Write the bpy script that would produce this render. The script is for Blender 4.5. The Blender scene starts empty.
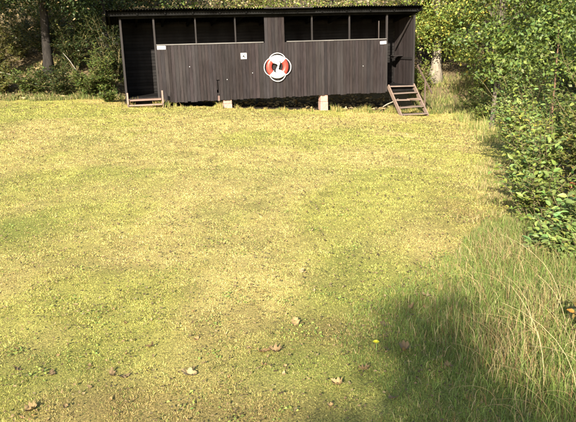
import bpy, math, random
import numpy as np
from mathutils import Vector, Matrix
R = math.radians
random.seed(7)
rng = np.random.default_rng(11)
sc = bpy.context.scene
col = sc.collection

# ------------------------------------------------------------------ camera
CAM_H = 1.6
PITCH, ROLL, FPX = R(14.7), R(1.57), 640.0
cd = bpy.data.cameras.new('camera'); cam = bpy.data.objects.new('camera', cd); col.objects.link(cam)
cd.sensor_width = 36.0; cd.lens = 36.0 * FPX / 576.0
cd.clip_start = 0.05; cd.clip_end = 400
fw = Vector((0, math.cos(PITCH), -math.sin(PITCH))); up = Vector((0, math.sin(PITCH), math.cos(PITCH))); rt = Vector((1, 0, 0))
rt2 = rt * math.cos(ROLL) - up * math.sin(ROLL); up2 = up * math.cos(ROLL) + rt * math.sin(ROLL)
M = Matrix((rt2, up2, -fw)).transposed().to_4x4(); M.translation = Vector((0, 0, CAM_H))
cam.matrix_world = M
sc.camera = cam

# ------------------------------------------------------------------ light
SUN_EL, SUN_AZ = R(25), R(14)      # the shadows run away from the camera and a little to the right
w = bpy.data.worlds.new('World'); sc.world = w; w.use_nodes = True
nt = w.node_tree; nt.nodes.clear()
sky = nt.nodes.new('ShaderNodeTexSky'); sky.sky_type = 'NISHITA'; sky.sun_disc = False
sky.sun_elevation = SUN_EL
sdir = Vector((math.sin(SUN_AZ) * math.cos(SUN_EL), math.cos(SUN_AZ) * math.cos(SUN_EL), -math.sin(SUN_EL)))  # light travel
sky.sun_rotation = math.atan2(-sdir.x, -sdir.y)
bg = nt.nodes.new('ShaderNodeBackground'); bg.inputs[1].default_value = 0.10
wo = nt.nodes.new('ShaderNodeOutputWorld')
nt.links.new(sky.outputs[0], bg.inputs[0]); nt.links.new(bg.outputs[0], wo.inputs[0])
sl = bpy.data.lights.new('sun', 'SUN'); sl.energy = 4.6; sl.angle = R(0.53); sl.color = (1.0, 0.92, 0.77)
so = bpy.data.objects.new('sun', sl); col.objects.link(so); so.location = (-3, -10, 12)
so.rotation_euler = sdir.to_track_quat('-Z', 'Y').to_euler()
vs = sc.view_settings; vs.view_transform = 'Standard'; vs.look = 'None'; vs.gamma = 1; vs.use_curve_mapping = False
vs.exposure = 1.90
sc.render.engine = 'CYCLES'
sc.cycles.max_bounces = 6; sc.cycles.transparent_max_bounces = 4

# ------------------------------------------------------------------ helpers
def tag(o, label=None, cat=None, group=None, kind=None):
    if label: o['label'] = label
    if cat: o['category'] = cat
    if group: o['group'] = group
    if kind: o['kind'] = kind
    return o

def empty(name, loc=(0, 0, 0), rz=0.0):
    o = bpy.data.objects.new(name, None); col.objects.link(o); o.location = loc; o.rotation_euler = (0, 0, rz)
    o.empty_display_size = 0.2
    return o

def link(name, me, parent=None):
    o = bpy.data.objects.new(name, me); col.objects.link(o)
    if parent: o.parent = parent
    return o

class MB:
    def __init__(s): s.v = []; s.f = []; s.c = []
    def box(s, x0, x1, y0, y1, z0, z1, c=None, rot=None):
        i = len(s.v)
        P = [(x0,y0,z0),(x1,y0,z0),(x1,y1,z0),(x0,y1,z0),(x0,y0,z1),(x1,y0,z1),(x1,y1,z1),(x0,y1,z1)]
        if rot is not None:
            ctr = Vector(((x0+x1)/2, (y0+y1)/2, (z0+z1)/2)); P = [tuple(rot @ (Vector(p)-ctr) + ctr) for p in P]
        s.v += P
        s.f += [(i,i+3,i+2,i+1),(i+4,i+5,i+6,i+7),(i,i+1,i+5,i+4),(i+1,i+2,i+6,i+5),(i+2,i+3,i+7,i+6),(i+3,i,i+4,i+7)]
        s.c += [c or (1,1,1)] * 8
    def beam(s, a, b, wd, th, c=None, upv=(0,0,1)):
        a = Vector(a); b = Vector(b); d = (b-a).normalized(); u = Vector(upv)
        x = d.cross(u); x = x.normalized() if x.length > 1e-4 else Vector((1,0,0)); y = x.cross(d).normalized()
        i = len(s.v)
        for p in (a, b):
            for q in ((-1,-1),(1,-1),(1,1),(-1,1)):
                s.v.append(tuple(p + x*q[0]*wd/2 + y*q[1]*th/2))
        s.f += [(i+3,i+2,i+1,i),(i+4,i+5,i+6,i+7)] + [(i+k, i+(k+1)%4, i+4+(k+1)%4, i+4+k) for k in range(4)]
        s.c += [c or (1,1,1)] * 8
    def tube(s, pts, rad, n=8, c=None, cap=True, closed=False):
        pts = [Vector(p) for p in pts]; m = len(pts); i0 = len(s.v)
        if not hasattr(rad, '__len__'): rad = [rad]*m
        u = None
        for k, p in enumerate(pts):
            d = (pts[(k+1) % m] - pts[k-1]) if closed else (pts[min(k+1, m-1)] - pts[max(k-1, 0)])
            d.normalize()
            if u is None:
                u = d.orthogonal().normalized()
            u = (u - d*u.dot(d)).normalized(); v = d.cross(u)
            for j in range(n):
                a = 2*math.pi*j/n
                s.v.append(tuple(p + (u*math.cos(a) + v*math.sin(a))*rad[k]))
                s.c.append(c or (1,1,1))
        for k in range(m if closed else m-1):
            for j in range(n):
                a = i0+k*n+j; b = i0+k*n+(j+1) % n; e = i0+((k+1) % m)*n
                s.f.append((a, b, e+(j+1) % n, e+j))
        if cap and not closed:
            s.f.append(tuple(i0+n-1-j for j in range(n))); s.f.append(tuple(i0+(m-1)*n+j for j in range(n)))
    def build(s, name, mat, parent=None, smooth=False, bevel=0):
        me = bpy.data.meshes.new(name); me.from_pydata(s.v, [], s.f); me.update()
        at = me.color_attributes.new('Col', 'FLOAT_COLOR', 'POINT')
        at.data.foreach_set('color', np.array([tuple(c)+(1,) for c in s.c], 'f').ravel())
        if smooth: me.polygons.foreach_set('use_smooth', [True]*len(me.polygons))
        me.materials.append(mat)
        o = link(name, me, parent)
        if bevel:
            b = o.modifiers.new('bevel', 'BEVEL'); b.width = bevel; b.segments = 2; b.limit_method = 'ANGLE'
        return o

def raw_mesh(name, V, F, C, mat, parent=None, smooth=False):
    """V (n,k,3) instance verts; F faces on one template; C (n,3)"""
    n, k, _ = V.shape
    me = bpy.data.meshes.new(name)
    me.vertices.add(n*k); me.vertices.foreach_set('co', V.astype('f').ravel())
    base = (np.arange(n)*k)[:, None]
    lv = np.concatenate([np.array(f)[None, :] + base for f in F], axis=1)      # n x loops
    ls = np.array([len(f) for f in F]); L = int(ls.sum())
    me.loops.add(n*L); me.loops.foreach_set('vertex_index', lv.astype('i').ravel())
    st = (np.concatenate([[0], np.cumsum(ls)[:-1]])[None, :] + (np.arange(n)*L)[:, None])
    me.polygons.add(n*len(F)); me.polygons.foreach_set('loop_start', st.astype('i').ravel())
    me.update(calc_edges=True)
    at = me.color_attributes.new('Col', 'FLOAT_COLOR', 'POINT')
    c4 = np.ones((n, k, 4), 'f'); c4[:, :, :3] = C[:, None, :] if C.ndim == 2 else C
    at.data.foreach_set('color', c4.ravel())
    if smooth: me.polygons.foreach_set('use_smooth', [True]*len(me.polygons))
    me.materials.append(mat)
    return link(name, me, parent)

def unit(a): return a/np.maximum(np.linalg.norm(a, axis=-1, keepdims=True), 1e-9)

KITE = (np.array([(0,0,0),(.42,.5,.12),(1,0,-.05),(.42,-.5,.12)]), [(0,2,1),(0,3,2)])
OVAL = (np.array([(0,0,0),(.20,.36,.14),(.50,.48,.17),(.80,.27,.04),(1.0,0,-.30),(.80,-.27,.04),(.50,-.48,.17),(.20,-.36,.14),(.5,0,.0)]), [(0,8,2,1),(8,4,3,2),(0,7,6,8),(8,6,5,4)])
def leaves(name, P, D, N, L, W, C, mat, parent, shape=KITE):
    D = unit(D); S = unit(np.cross(N, D)); N = np.cross(D, S)
    T, F = shape
    V = P[:, None, :] + D[:, None, :]*(T[None, :, 0:1]*L[:, None, None]) + S[:, None, :]*(T[None, :, 1:2]*W[:, None, None]) + N[:, None, :]*(T[None, :, 2:3]*W[:, None, None])
    return raw_mesh(name, V, F, C, mat, parent)

class Noise:
    def __init__(s, seed):
        s.g = np.random.default_rng(seed).random((256, 256))
    def at(s, x, y, sc_=1.0):
        x = np.asarray(x, float)/sc_ + 1000.3; y = np.asarray(y, float)/sc_ + 1000.7
        xi = np.floor(x).astype(int); yi = np.floor(y).astype(int); fx = x-xi; fy = y-yi
        fx = fx*fx*(3-2*fx); fy = fy*fy*(3-2*fy); g = s.g
        a = g[xi % 256, yi % 256]; b = g[(xi+1) % 256, yi % 256]; c = g[xi % 256, (yi+1) % 256]; d = g[(xi+1) % 256, (yi+1) % 256]
        return (a*(1-fx)+b*fx)*(1-fy) + (c*(1-fx)+d*fx)*fy
    def fbm(s, x, y, sc_, o=4):
        t = 0; a = .5; n = 0
        for k in range(o): t = t + a*s.at(x, y, sc_/2**k); n += a; a *= .55
        return t/n
NA, NB, NC = Noise(1), Noise(2), Noise(3)
def sm(a, b, x): t = np.clip((x-a)/(b-a), 0, 1); return t*t*(3-2*t)

# hut frame (used by the ground as well)
HX, HY, HYAW = -4.483, 18.292, 0.2449
cu, su = math.cos(HYAW), math.sin(HYAW)
def hut_uv(x, y):
    dx = np.asarray(x)-HX; dy = np.asarray(y)-HY
    return dx*cu+dy*su, -dx*su+dy*cu      # along, depth
def hut_pt(u, d): return (HX+u*cu-d*su, HY+u*su+d*cu)

RX = [(-5, 1.0), (2.4, 1.42), (4.5, 1.8), (6.3, 2.2), (9, 3.0), (11, 3.8), (15, 5.1), (20, 5.6), (60, 8)]
def right_edge(y): return np.interp(y, [p[0] for p in RX], [p[1] for p in RX])
def back_edge(x):  # where the lawn ends and the wooded slope starts
    return np.interp(x, [-40, -9, -4.5, 5, 12, 40], [18.2, 19.2, 19.9, 20.2, 17.0, 17.0])
def ground_z(x, y):
    x = np.asarray(x, float); y = np.asarray(y, float)
    z = sm(3, 18.5, y)*np.clip(-0.335-0.078*x, -0.66, 0.12)
    b = y-back_edge(x)
    u, d = hut_uv(x, y)
    inh = sm(-0.4, 0.3, u)*sm(9.4, 8.7, u)
    b = b - inh*0.6
    z = z + np.where(b > 0, 0.33*b - 0.33*1.2*(1-np.exp(-b/1.2)), 0)
    z = z + sm(0, 4, b)*(NA.fbm(x, y, 5.0)-.5)*1.5
    z = z + (NB.fbm(x, y, 1.6)-.5)*0.05 + (NB.fbm(x+50, y, .35, 2)-.5)*0.03
    r = x-right_edge(y)
    z = z + sm(0, 1.5, r)*0.05
    return np.minimum(z, 14+0*z)
def gz(x, y): return float(surf_z(np.float64(x), np.float64(y)))

# ------------------------------------------------------------------ materials
def mat_new(name):
    m = bpy.data.materials.new(name); m.use_nodes = True; t = m.node_tree; t.nodes.clear()
    o = t.nodes.new('ShaderNodeOutputMaterial'); b = t.nodes.new('ShaderNodeBsdfPrincipled')
    t.links.new(b.outputs[0], o.inputs[0]); return m, t, b, o
def ramp(t, src, stops):
    r = t.nodes.new('ShaderNodeValToRGB'); e = r.color_ramp.elements
    while len(e) < len(stops): e.new(.5)
    for k, (p, c) in enumerate(stops): e[k].position = p; e[k].color = tuple(c)+(1,)
    t.links.new(src, r.inputs[0]); return r.outputs[0]
def noise(t, scale, detail=4, vec=None, rough=.6):
    n = t.nodes.new('ShaderNodeTexNoise'); n.inputs['Scale'].default_value = scale; n.inputs['Detail'].default_value = detail
    n.inputs['Roughness'].default_value = rough
    if vec is not None: t.links.new(vec, n.inputs['Vector'])
    return n.outputs['Fac']
def objco(t, scale=(1,1,1)):
    tc = t.nodes.new('ShaderNodeTexCoord'); mp = t.nodes.new('ShaderNodeMapping'); mp.inputs['Scale'].default_value = scale
    t.links.new(tc.outputs['Object'], mp.inputs[0]); return mp.outputs[0]
def mixc(t, fac, a, b, mode='MIX'):
    m = t.nodes.new('ShaderNodeMix'); m.data_type = 'RGBA'; m.blend_type = mode
    for s, v in ((m.inputs[0], fac), (m.inputs[6], a), (m.inputs[7], b)):
        if hasattr(v, 'is_linked'): t.links.new(v, s)
        elif isinstance(v, (int, float)): s.default_value = v
        else: s.default_value = tuple(v)+(1,)
    return m.outputs[2]
def bump(t, b, h, strength=.4, dist=.01):
    n = t.nodes.new('ShaderNodeBump'); n.inputs['Strength'].default_value = strength; n.inputs['Distance'].default_value = dist
    t.links.new(h, n.inputs['Height']); t.links.new(n.outputs[0], b.inputs['Normal'])
def attr(t):
    a = t.nodes.new('ShaderNodeAttribute'); a.attribute_name = 'Col'; return a.outputs['Color']

def leaf_mat(name, transl=.35, rough=.5, spec=.35):
    m, t, b, o = mat_new(name); c = attr(t)
    t.links.new(c, b.inputs['Base Color']); b.inputs['Roughness'].default_value = rough; b.inputs['Specular IOR Level'].default_value = spec
    tr = t.nodes.new('ShaderNodeBsdfTranslucent'); t.links.new(mixc(t, 1.0, c, (1.3, 1.25, .6), 'MULTIPLY'), tr.inputs[0])
    mx = t.nodes.new('ShaderNodeMixShader'); mx.inputs[0].default_value = transl
    t.links.new(b.outputs[0], mx.inputs[1]); t.links.new(tr.outputs[0], mx.inputs[2]); t.links.new(mx.outputs[0], o.inputs[0])
    return m
M_LEAF = leaf_mat('leaf_green', .32, .5, .3)
M_GRASS = leaf_mat('grass_blades', .3, .6, .25)
M_DRY = leaf_mat('dry_leaf', .15, .7, .2)

def wood_mat(name, dark, light, grain=(28, 28, 1.6), rough=.8, spec=.25):
    m, t, b, o = mat_new(name)
    v = objco(t, grain); n1 = noise(t, 1.6, 6, v, .7)
    n2 = noise(t, 1.3, 7, objco(t, (1.6, 1.6, .45)), .7)
    c = ramp(t, n1, [(.28, dark), (.72, light)])
    c = mixc(t, ramp(t, n2, [(.35, (0,0,0)), (.7, (.55,)*3)]), c, tuple(x*.55+.02 for x in light))
    c = mixc(t, 1.0, c, attr(t), 'MULTIPLY')
    t.links.new(c, b.inputs['Base Color']); b.inputs['Roughness'].default_value = rough; b.inputs['Specular IOR Level'].default_value = spec
    bump(t, b, n1, .5, .004); return m
M_WALL = wood_mat('weathered_dark_boards', (.0040, .0031, .0030), (.029, .0225, .0220), spec=.10)
M_WALLH = wood_mat('weathered_dark_boards_shade_tone', (.002, .0018, .0018), (.010, .008, .0075), grain=(1.6, 28, 28), spec=.08)  # dark stain, deepened further with the interior shade put into the colour
M_TRIM = wood_mat('weathered_dark_trim', (.008, .0068, .0066), (.030, .025, .024), spec=.1)
M_INK = wood_mat('eave_shade_wood', (.002, .002, .002), (.006, .0055, .005), spec=.04)  # shadow under the eave put into the wood colour
M_SILL = wood_mat('worn_pale_edge', (.05, .045, .042), (.17, .158, .145), grain=(1.5, 30, 30))
M_STEP = wood_mat('weathered_step_wood', (.085, .062, .05), (.21, .155, .125), grain=(2, 30, 30))
M_STEPV = wood_mat('weathered_step_upright', (.085, .062, .05), (.23, .17, .14))
M_DEAD = wood_mat('dead_wood', (.09, .075, .06), (.27, .24, .20), grain=(20, 20, 4))

def bark_mat(name, a, b_, sc_=14):
    m, t, b, o = mat_new(name)
    n1 = noise(t, sc_, 8, objco(t, (1, 1, .28)), .7)
    t.links.new(ramp(t, n1, [(.3, a), (.68, b_)]), b.inputs['Base Color']); b.inputs['Roughness'].default_value = .9
    b.inputs['Specular IOR Level'].default_value = .15
    bump(t, b, n1, .9, .02); return m
B_DARK = bark_mat('dark_bark', (.008, .007, .006), (.034, .029, .025))
B_MID = bark_mat('grey_brown_bark', (.05, .04, .03), (.17, .14, .11))
B_PALE = bark_mat('pale_bark', (.08, .065, .048), (.28, .24, .185), 9)
B_RED = bark_mat('reddish_bark', (.06, .035, .022), (.17, .10, .065))
B_GREEN = bark_mat('green_stem', (.06, .05, .025), (.16, .13, .06), 30)

def ground_mat():
    m, t, b, o = mat_new('soil_and_turf')
    v = objco(t)
    n1 = noise(t, 95, 9, v, .8); n2 = noise(t, 9, 6, v, .7)
    c = mixc(t, 1.0, attr(t), ramp(t, n1, [(.38, (.22, .19, .14)), (.48, (.85, .85, .8)), (.60, (1.5, 1.42, 1.25))]), 'MULTIPLY')
    c = mixc(t, ramp(t, n2, [(.55, (0, 0, 0)), (.75, (.45,)*3)]), c, (.13, .095, .05))
    t.links.new(c, b.inputs['Base Color']); b.inputs['Roughness'].default_value = .95; b.inputs['Specular IOR Level'].default_value = .1
    bump(t, b, n1, .8, .02); return m

# ------------------------------------------------------------------ ground
def turf_colour(x, y):
    """albedo of the turf: straw patches, yellow-green, deeper green, one spot of it painted shade"""
    x = np.asarray(x, float); y = np.asarray(y, float)
    straw = np.array([.60, .46, .18]); yg = np.array([.46, .425, .108]); gr = np.array([.21, .25, .055]); br = np.array([.30, .195, .09])
    a = NA.fbm(x, y*.55, 1.7, 5); g = NB.fbm(x+9, y*.6, 1.1, 4); d = NC.fbm(x, y*.7, .8, 4)
    k1 = sm(.42, .60, a)[..., None]; k2 = sm(.50, .66, g)[..., None]; k3 = sm(.60, .72, d)[..., None]
    near = sm(7.5, 2.8, y)[..., None]
    c = yg*(1-k1*.75) + straw*k1*.75
    c = c*(1-k2*(.35+.05*near)) + gr*k2*(.35+.05*near)
    c = c*(1-k3*(.10+.14*near)) + br*k3*(.10+.14*near)
    f = NB.fbm(x+31, y*.8+5, .22, 3)[..., None]; e = NC.fbm(x+3, y*.8, .09, 2)[..., None]
    c = c*(.72+.56*f)*(.8+.4*e)*1.04
    for (px, py, rx, ry, cc, s) in ((.28, 3.35, .34, .28, br, .7), (-.8, 2.62, .45, .22, br, .55), (-.15, 2.55, .35, .15, br, .5), (1.15, 5.0, .32, .9, straw, .8), (1.75, 5.9, .35, .9, br*1.25, .6),
                                (-2.6, 5.7, .45, .5, gr, .4), (-.1, 3.0, .3, .2, gr, .5), (.9, 3.1, .55, .8, gr*.9, .85), (.1, 8.5, 1.6, .6, gr*1.3, .35), (-1.9, 7.4, 1.2, .8, straw, .5),  # first green spot: left-edge shade put into the turf colour
                                (-1.2, 3.0, .5, .35, gr, .4)):
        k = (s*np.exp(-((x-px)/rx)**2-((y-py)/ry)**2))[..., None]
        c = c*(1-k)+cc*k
    return c
def make_ground():
    xs = np.unique(np.concatenate([np.arange(-90, -14, 2.0), np.arange(-14, 12, .10), np.arange(12, 91, 2.0)]))
    ys = np.unique(np.concatenate([np.arange(-40, 0, 2.0), np.arange(0, 26, .10), np.arange(26, 122, 2.0)]))
    X, Y = np.meshgrid(xs, ys); Z = ground_z(X, Y)
    nx, ny = len(xs), len(ys)
    global GX, GY, GZ; GX, GY, GZ = xs, ys, Z
    V = np.stack([X, Y, Z], -1).reshape(-1, 3)
    i = np.arange(nx*ny).reshape(ny, nx)
    F = np.stack([i[:-1, :-1], i[:-1, 1:], i[1:, 1:], i[1:, :-1]], -1).reshape(-1, 4)
    me = bpy.data.meshes.new('ground'); me.vertices.add(len(V)); me.vertices.foreach_set('co', V.astype('f').ravel())
    me.loops.add(F.size); me.loops.foreach_set('vertex_index', F.astype('i').ravel())
    me.polygons.add(len(F)); me.polygons.foreach_set('loop_start', (np.arange(len(F))*4).astype('i'))
    me.update(calc_edges=True); me.polygons.foreach_set('use_smooth', [True]*len(F))
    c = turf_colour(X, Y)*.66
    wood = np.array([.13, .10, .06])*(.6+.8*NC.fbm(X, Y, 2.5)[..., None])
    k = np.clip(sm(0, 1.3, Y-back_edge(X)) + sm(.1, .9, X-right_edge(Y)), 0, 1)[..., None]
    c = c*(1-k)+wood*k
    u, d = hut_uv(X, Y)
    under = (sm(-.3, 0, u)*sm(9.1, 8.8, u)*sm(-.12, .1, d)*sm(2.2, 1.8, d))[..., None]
    c = c*(1-under)+np.array([.035, .026, .02])*under  # shade beneath the hut put into the ground colour
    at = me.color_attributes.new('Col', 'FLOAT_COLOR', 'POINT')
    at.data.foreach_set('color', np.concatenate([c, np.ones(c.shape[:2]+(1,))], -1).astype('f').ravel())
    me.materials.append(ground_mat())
    tag(link('ground', me), kind='structure')
make_ground()
def surf_z(x, y):
    """height of the ground mesh itself"""
    i = np.clip(np.searchsorted(GX, x)-1, 0, len(GX)-2); j = np.clip(np.searchsorted(GY, y)-1, 0, len(GY)-2)
    fx = (x-GX[i])/(GX[i+1]-GX[i]); fy = (y-GY[j])/(GY[j+1]-GY[j])
    return (GZ[j, i]*(1-fx)+GZ[j, i+1]*fx)*(1-fy)+(GZ[j+1, i]*(1-fx)+GZ[j+1, i+1]*fx)*fy

# ------------------------------------------------------------------ the hut
ZT, ZP, ZB, ZQ = 2.353, 1.657, .237, .036
U = [0, .923, 2.075, 3.21, 4.068, 4.641, 5.503, 6.673, 7.869, 8.801]
DEP = 1.50
def build_hut():
    hut = empty('changing_hut', (HX, HY, 0), HYAW)
    tag(hut, 'long dark brown board changing hut with open upper bays at the lawn edge', 'hut')
    rnd = random.Random(3)
    # ---- front cladding: vertical boards with small gaps, each a touch different
    m = MB(); u = U[1]+.035; k = 0
    while u < U[8]-.03:
        wd = rnd.uniform(.088, .108); u1 = min(u+wd, U[8]-.012)
        g = rnd.choice((.78, .92, 1.0, 1.0, 1.08, 1.22)) * rnd.uniform(.9, 1.1); c = (g*rnd.uniform(.97, 1.06), g, g*rnd.uniform(.96, 1.04))
        top = ZP-.03
        if U[4]-.06 < u and u1 < U[5]+.10: top = ZT-.01
        d0 = -.022 - rnd.uniform(0, .007); zb = ZQ + rnd.uniform(-.02, .014)
        if 2.56 < u < 2.66:          # the broken board: a tapering hole low down
            m.box(u, u1-.008, d0, d0+.02, .62, top, c)
            m.box(u+.045, u1-.008, d0, d0+.02, .20, .60, c)
            m.box(u, u+.018, d0, d0+.02, .34, .60, c)
            m.box(u+.01, u1-.02, d0+.004, d0+.02, zb, .17, (6.5, 5.2, 4.6))
        else:
            m.box(u, u1-.007, d0, d0+.02, zb, top, c)
        u = u1; k += 1
    m.build('front_cladding', M_WALL, hut, bevel=.002)
    # ---- backing rails behind boards
    m = MB()
    for z in (.16, .85, 1.50): m.box(U[1]+.03, U[8]-.03, .003, .04, z, z+.09, (.8, .8, .8))
    m.build('wall_rail', M_TRIM, hut)
    # ---- posts
    for i, uu in enumerate(U):
        if i in (4, 5): continue
        wd = .055 if i in (0, 9) else (.05 if i in (1, 8) else .036)
        z0 = ZB-.18 if i in (0, 1, 8, 9) else ZP+.004
        p = MB(); g = rnd.uniform(.9, 1.35); off = -.032 if i in (0, 1, 8, 9) else -.012
        p.box(uu-wd/2+(wd/2 if i == 0 else 0)-(wd/2 if i == 9 else 0), uu+wd/2+(wd/2 if i == 0 else 0)-(wd/2 if i == 9 else 0), off, off+.07, z0, ZT, (g, g, g))
        p.build('post', M_TRIM, hut, bevel=.003)
    p = MB(); p.box(7.60, 7.625, -.006, .02, ZP+.004, ZT-.18, (2.2, 2.1, 2.0)); p.build('batten', M_TRIM, hut)
    # ---- sills
    for a, b in ((U[1]+.03, U[4]-.045), (U[5]+.085, U[8]-.01)):
        p = MB(); q = a
        while q < b-.05:
            e = min(q+rnd.uniform(1.1, 1.6), b)
            p.box(q, e-.004, -.045, .05, ZP-.028+rnd.uniform(-.004, .004), ZP, (1.0, 1.0, 1.0)); q = e
        p.build('sill', M_SILL, hut, bevel=.002)
    # header, ceiling, purlins
    p = MB(); p.box(-.01, U[9]+.01, -.036, .05, ZT, ZT+.13, (.75, .75, .75)); p.build('header_beam', M_INK, hut, bevel=.003)
    # floor
    p = MB(); d = .05
    while d < DEP: p.box(0.05, U[9]-.05, d, d+.118, ZB-.05, ZB-.02, (.9, .9, .9)); d += .125
    p.box(.05, U[9]-.05, .0, .045, ZB-.19, ZB-.06, (.8, .8, .8)); p.box(.05, U[9]-.05, DEP-.1, DEP-.05, ZB-.19, ZB-.06, (.8, .8, .8))
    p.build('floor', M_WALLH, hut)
    # back wall of horizontal boards
    p = MB(); z = ZB-.06
    while z < ZT+.02:
        g = rnd.uniform(.75, 1.35)
        p.box(.03, U[9]-.03, DEP, DEP+.02, z, z+.086, (g, g, g), rot=Matrix.Rotation(R(-5), 3, 'X')); z += .094
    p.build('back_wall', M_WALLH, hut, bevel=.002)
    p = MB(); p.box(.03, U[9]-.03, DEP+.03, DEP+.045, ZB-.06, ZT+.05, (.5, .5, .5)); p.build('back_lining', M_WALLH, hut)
    # end walls of vertical boards
    for s, uu in ((-1, 0.0), (1, U[9])):
        p = MB(); d = .045
        while d < DEP+.02:
            g = rnd.uniform(.8, 1.25)
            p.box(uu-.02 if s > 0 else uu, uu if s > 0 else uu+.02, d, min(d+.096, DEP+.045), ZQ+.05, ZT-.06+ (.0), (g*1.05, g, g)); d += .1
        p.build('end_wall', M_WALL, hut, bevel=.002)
        p = MB(); uo = uu-.05 if s > 0 else uu+.022
        p.box(uo, uo+.028, .05, DEP-.01, 1.0, 1.07, (.7, .7, .7)); p.box(uo, uo+.028, DEP-.06, DEP-.012, ZB, 1.0-.002, (.7, .7, .7))
        p.build('wall_rail', M_TRIM, hut)
    # inner screens that close the two entrances off from the bays
    for uu in (1.02, 7.78):
        p = MB(); d = .08
        while d < .8: p.box(uu, uu+.018, d, d+.093, ZB-.015, 1.62, (.7, .7, .7)); d += .097
        p.build('inner_screen', M_WALL, hut)
    p = MB(); p.box(8.10, 8.17, DEP-.10, DEP-.03, ZB-.015, ZT, (.35, .35, .35)); p.build('dark_gap_strip', M_TRIM, hut)  # dark upright standing in for the shaded door gap in the slats
    # slanted strip in place of the eave's shadow edge, and little shelf on the right-hand end wall
    p = MB(); p.beam((U[9]-.07, .06, ZT-.03), (U[9]-.10, DEP-.25, 1.34), .03, .05, (1.5, 1.45, 1.4)); p.build('shadow_edge_strip', M_TRIM, hut)
    p = MB(); p.box(8.42, U[9]-.055, .75, 1.10, 1.10, 1.13, (.8, .8, .8)); p.box(8.46, 8.49, .78, 1.07, 1.03, 1.098, (.6, .6, .6)); p.build('shelf', M_TRIM, hut)
    # small screw heads on the cladding
    for uu, z in ((1.84, 1.02), (3.66, .78), (7.10, .86), (2.9, .62)):
        p = MB(); p.tube([(uu, -.036, z), (uu, -.029, z)], [.010, .013], 8, (.55, .55, .55)); p.build('screw_head', M_WHITE, hut)
    # roof: corrugated sheets, high at the front, eaves over front and ends
    f0, bk, zf, zb = -.42, DEP+.25, ZT+.215, ZT-.10
    nu, per, amp = 760, .076, .016; ua, ub = -.36, U[9]+.05
    vs_, fs = [], []
    for j, (d, z) in enumerate(((f0, zf), ((f0+bk)/2, (zf+zb)/2), (bk, zb))):
        for i in range(nu+1):
            x = ua+(ub-ua)*i/nu; sag = .012*math.sin(x*1.1)+.006*math.sin(x*3.7+1)
            for s in (0, 1):
                vs_.append((x, d + (.008*math.sin(x*2.3) if j == 0 else 0), z + sag + amp*math.cos(2*math.pi*x/per) + s*.009))
    w_ = (nu+1)*2
    for j in range(2):
        for i in range(nu):
            a = j*w_+i*2; fs += [(a, a+w_, a+w_+2, a+2), (a+1, a+3, a+w_+3, a+w_+1)]
    for i in range(nu): a = i*2; fs.append((a, a+2, a+3, a+1)); a = 2*w_+i*2; fs.append((a, a+1, a+3, a+2))
    me = bpy.data.meshes.new('roof'); me.from_pydata(vs_, [], fs); me.materials.append(M_ROOF)
    roof = link('roof', me, hut)
    # rafters and fascia under the sheet
    p = MB(); n = 13
    for i in range(n):
        x = ua+.1+(ub-ua-.2)*i/(n-1)
        p.beam((x, f0+.17, zf-.072), (x, bk-.05, zb-.072), .05, .10, (.7, .7, .7))
    p.build('rafter', M_INK, roof)
    p = MB(); p.box(ua+.03, ub-.03, f0+.20, f0+.222, zf-.15, zf-.045, (1, 1, 1)); p.build('fascia', M_INK, roof, bevel=.002)
    for x in (ua+.005, ub-.03):
        p = MB(); p.beam((x+.012, f0+.03, zf-.07), (x+.012, bk, zb-.07), .022, .12, (.5, .5, .5)); p.build('bargeboard', M_INK, roof)
    p = MB(); p.box(3.98, 5.42, f0-.012, f0+.03, zf-.015, zf+.012, (1.2, 1.2, 1.15)); p.build('edge_batten', M_TRIM, roof)
    return hut

def plain(name, c, rough=.5, spec=.4, var=.12, sc_=20):
    m, t, b, o = mat_new(name)
    n = noise(t, sc_, 5, objco(t)); cc = ramp(t, n, [(.3, tuple(x*(1-var*2) for x in c)), (.7, c)])
    t.links.new(mixc(t, 1.0, cc, attr(t), 'MULTIPLY'), b.inputs['Base Color'])
    b.inputs['Roughness'].default_value = rough; b.inputs['Specular IOR Level'].default_value = spec
    bump(t, b, n, .2, .004); return m
M_WHITE = plain('white_paint', (.78, .77, .74))
M_ROOF = plain('roof_sheet', (.010, .0095, .009), .85, .08, .3, 6)
M_RED = plain('red_plastic', (.50, .045, .03), .4, .35)
M_RINGW = plain('white_plastic', (.82, .80, .76), .45, .4)
M_ROPE = plain('rope', (.78, .75, .70), .8, .1)
M_BLACK = plain('black_print', (.02, .02, .022), .5)
M_CONC = plain('concrete', (.37, .245, .20), .9, .1, .2, 14)
build_hut()

# ------------------------------------------------------------------ blocks under the hut
def block(uu, label, wd=.26, grp='blocks under the hut'):
    x, y = hut_pt(uu, .14); zg = gz(x, y)-.1
    r = empty('concrete_block', (x, y, zg), HYAW); tag(r, label, 'concrete block', grp)
    m = MB(); h = ZQ+.03-zg-.012; hs = h*.62
    m.box(-wd/2, wd/2, -.13, .13, 0, hs, (1, 1, 1)); m.build('block', M_CONC, r, bevel=.012)
    m = MB(); m.box(-wd/2+.008, wd/2-.004, -.124, .126, hs+.004, h, (1.05, .98, .96)); m.build('block', M_CONC, r, bevel=.012)
block(2.89, 'pale concrete block pillar under the hut, below the square white sign')
block(5.86, 'pinkish concrete block pillar under the hut, right of the life ring', .24)

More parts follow.
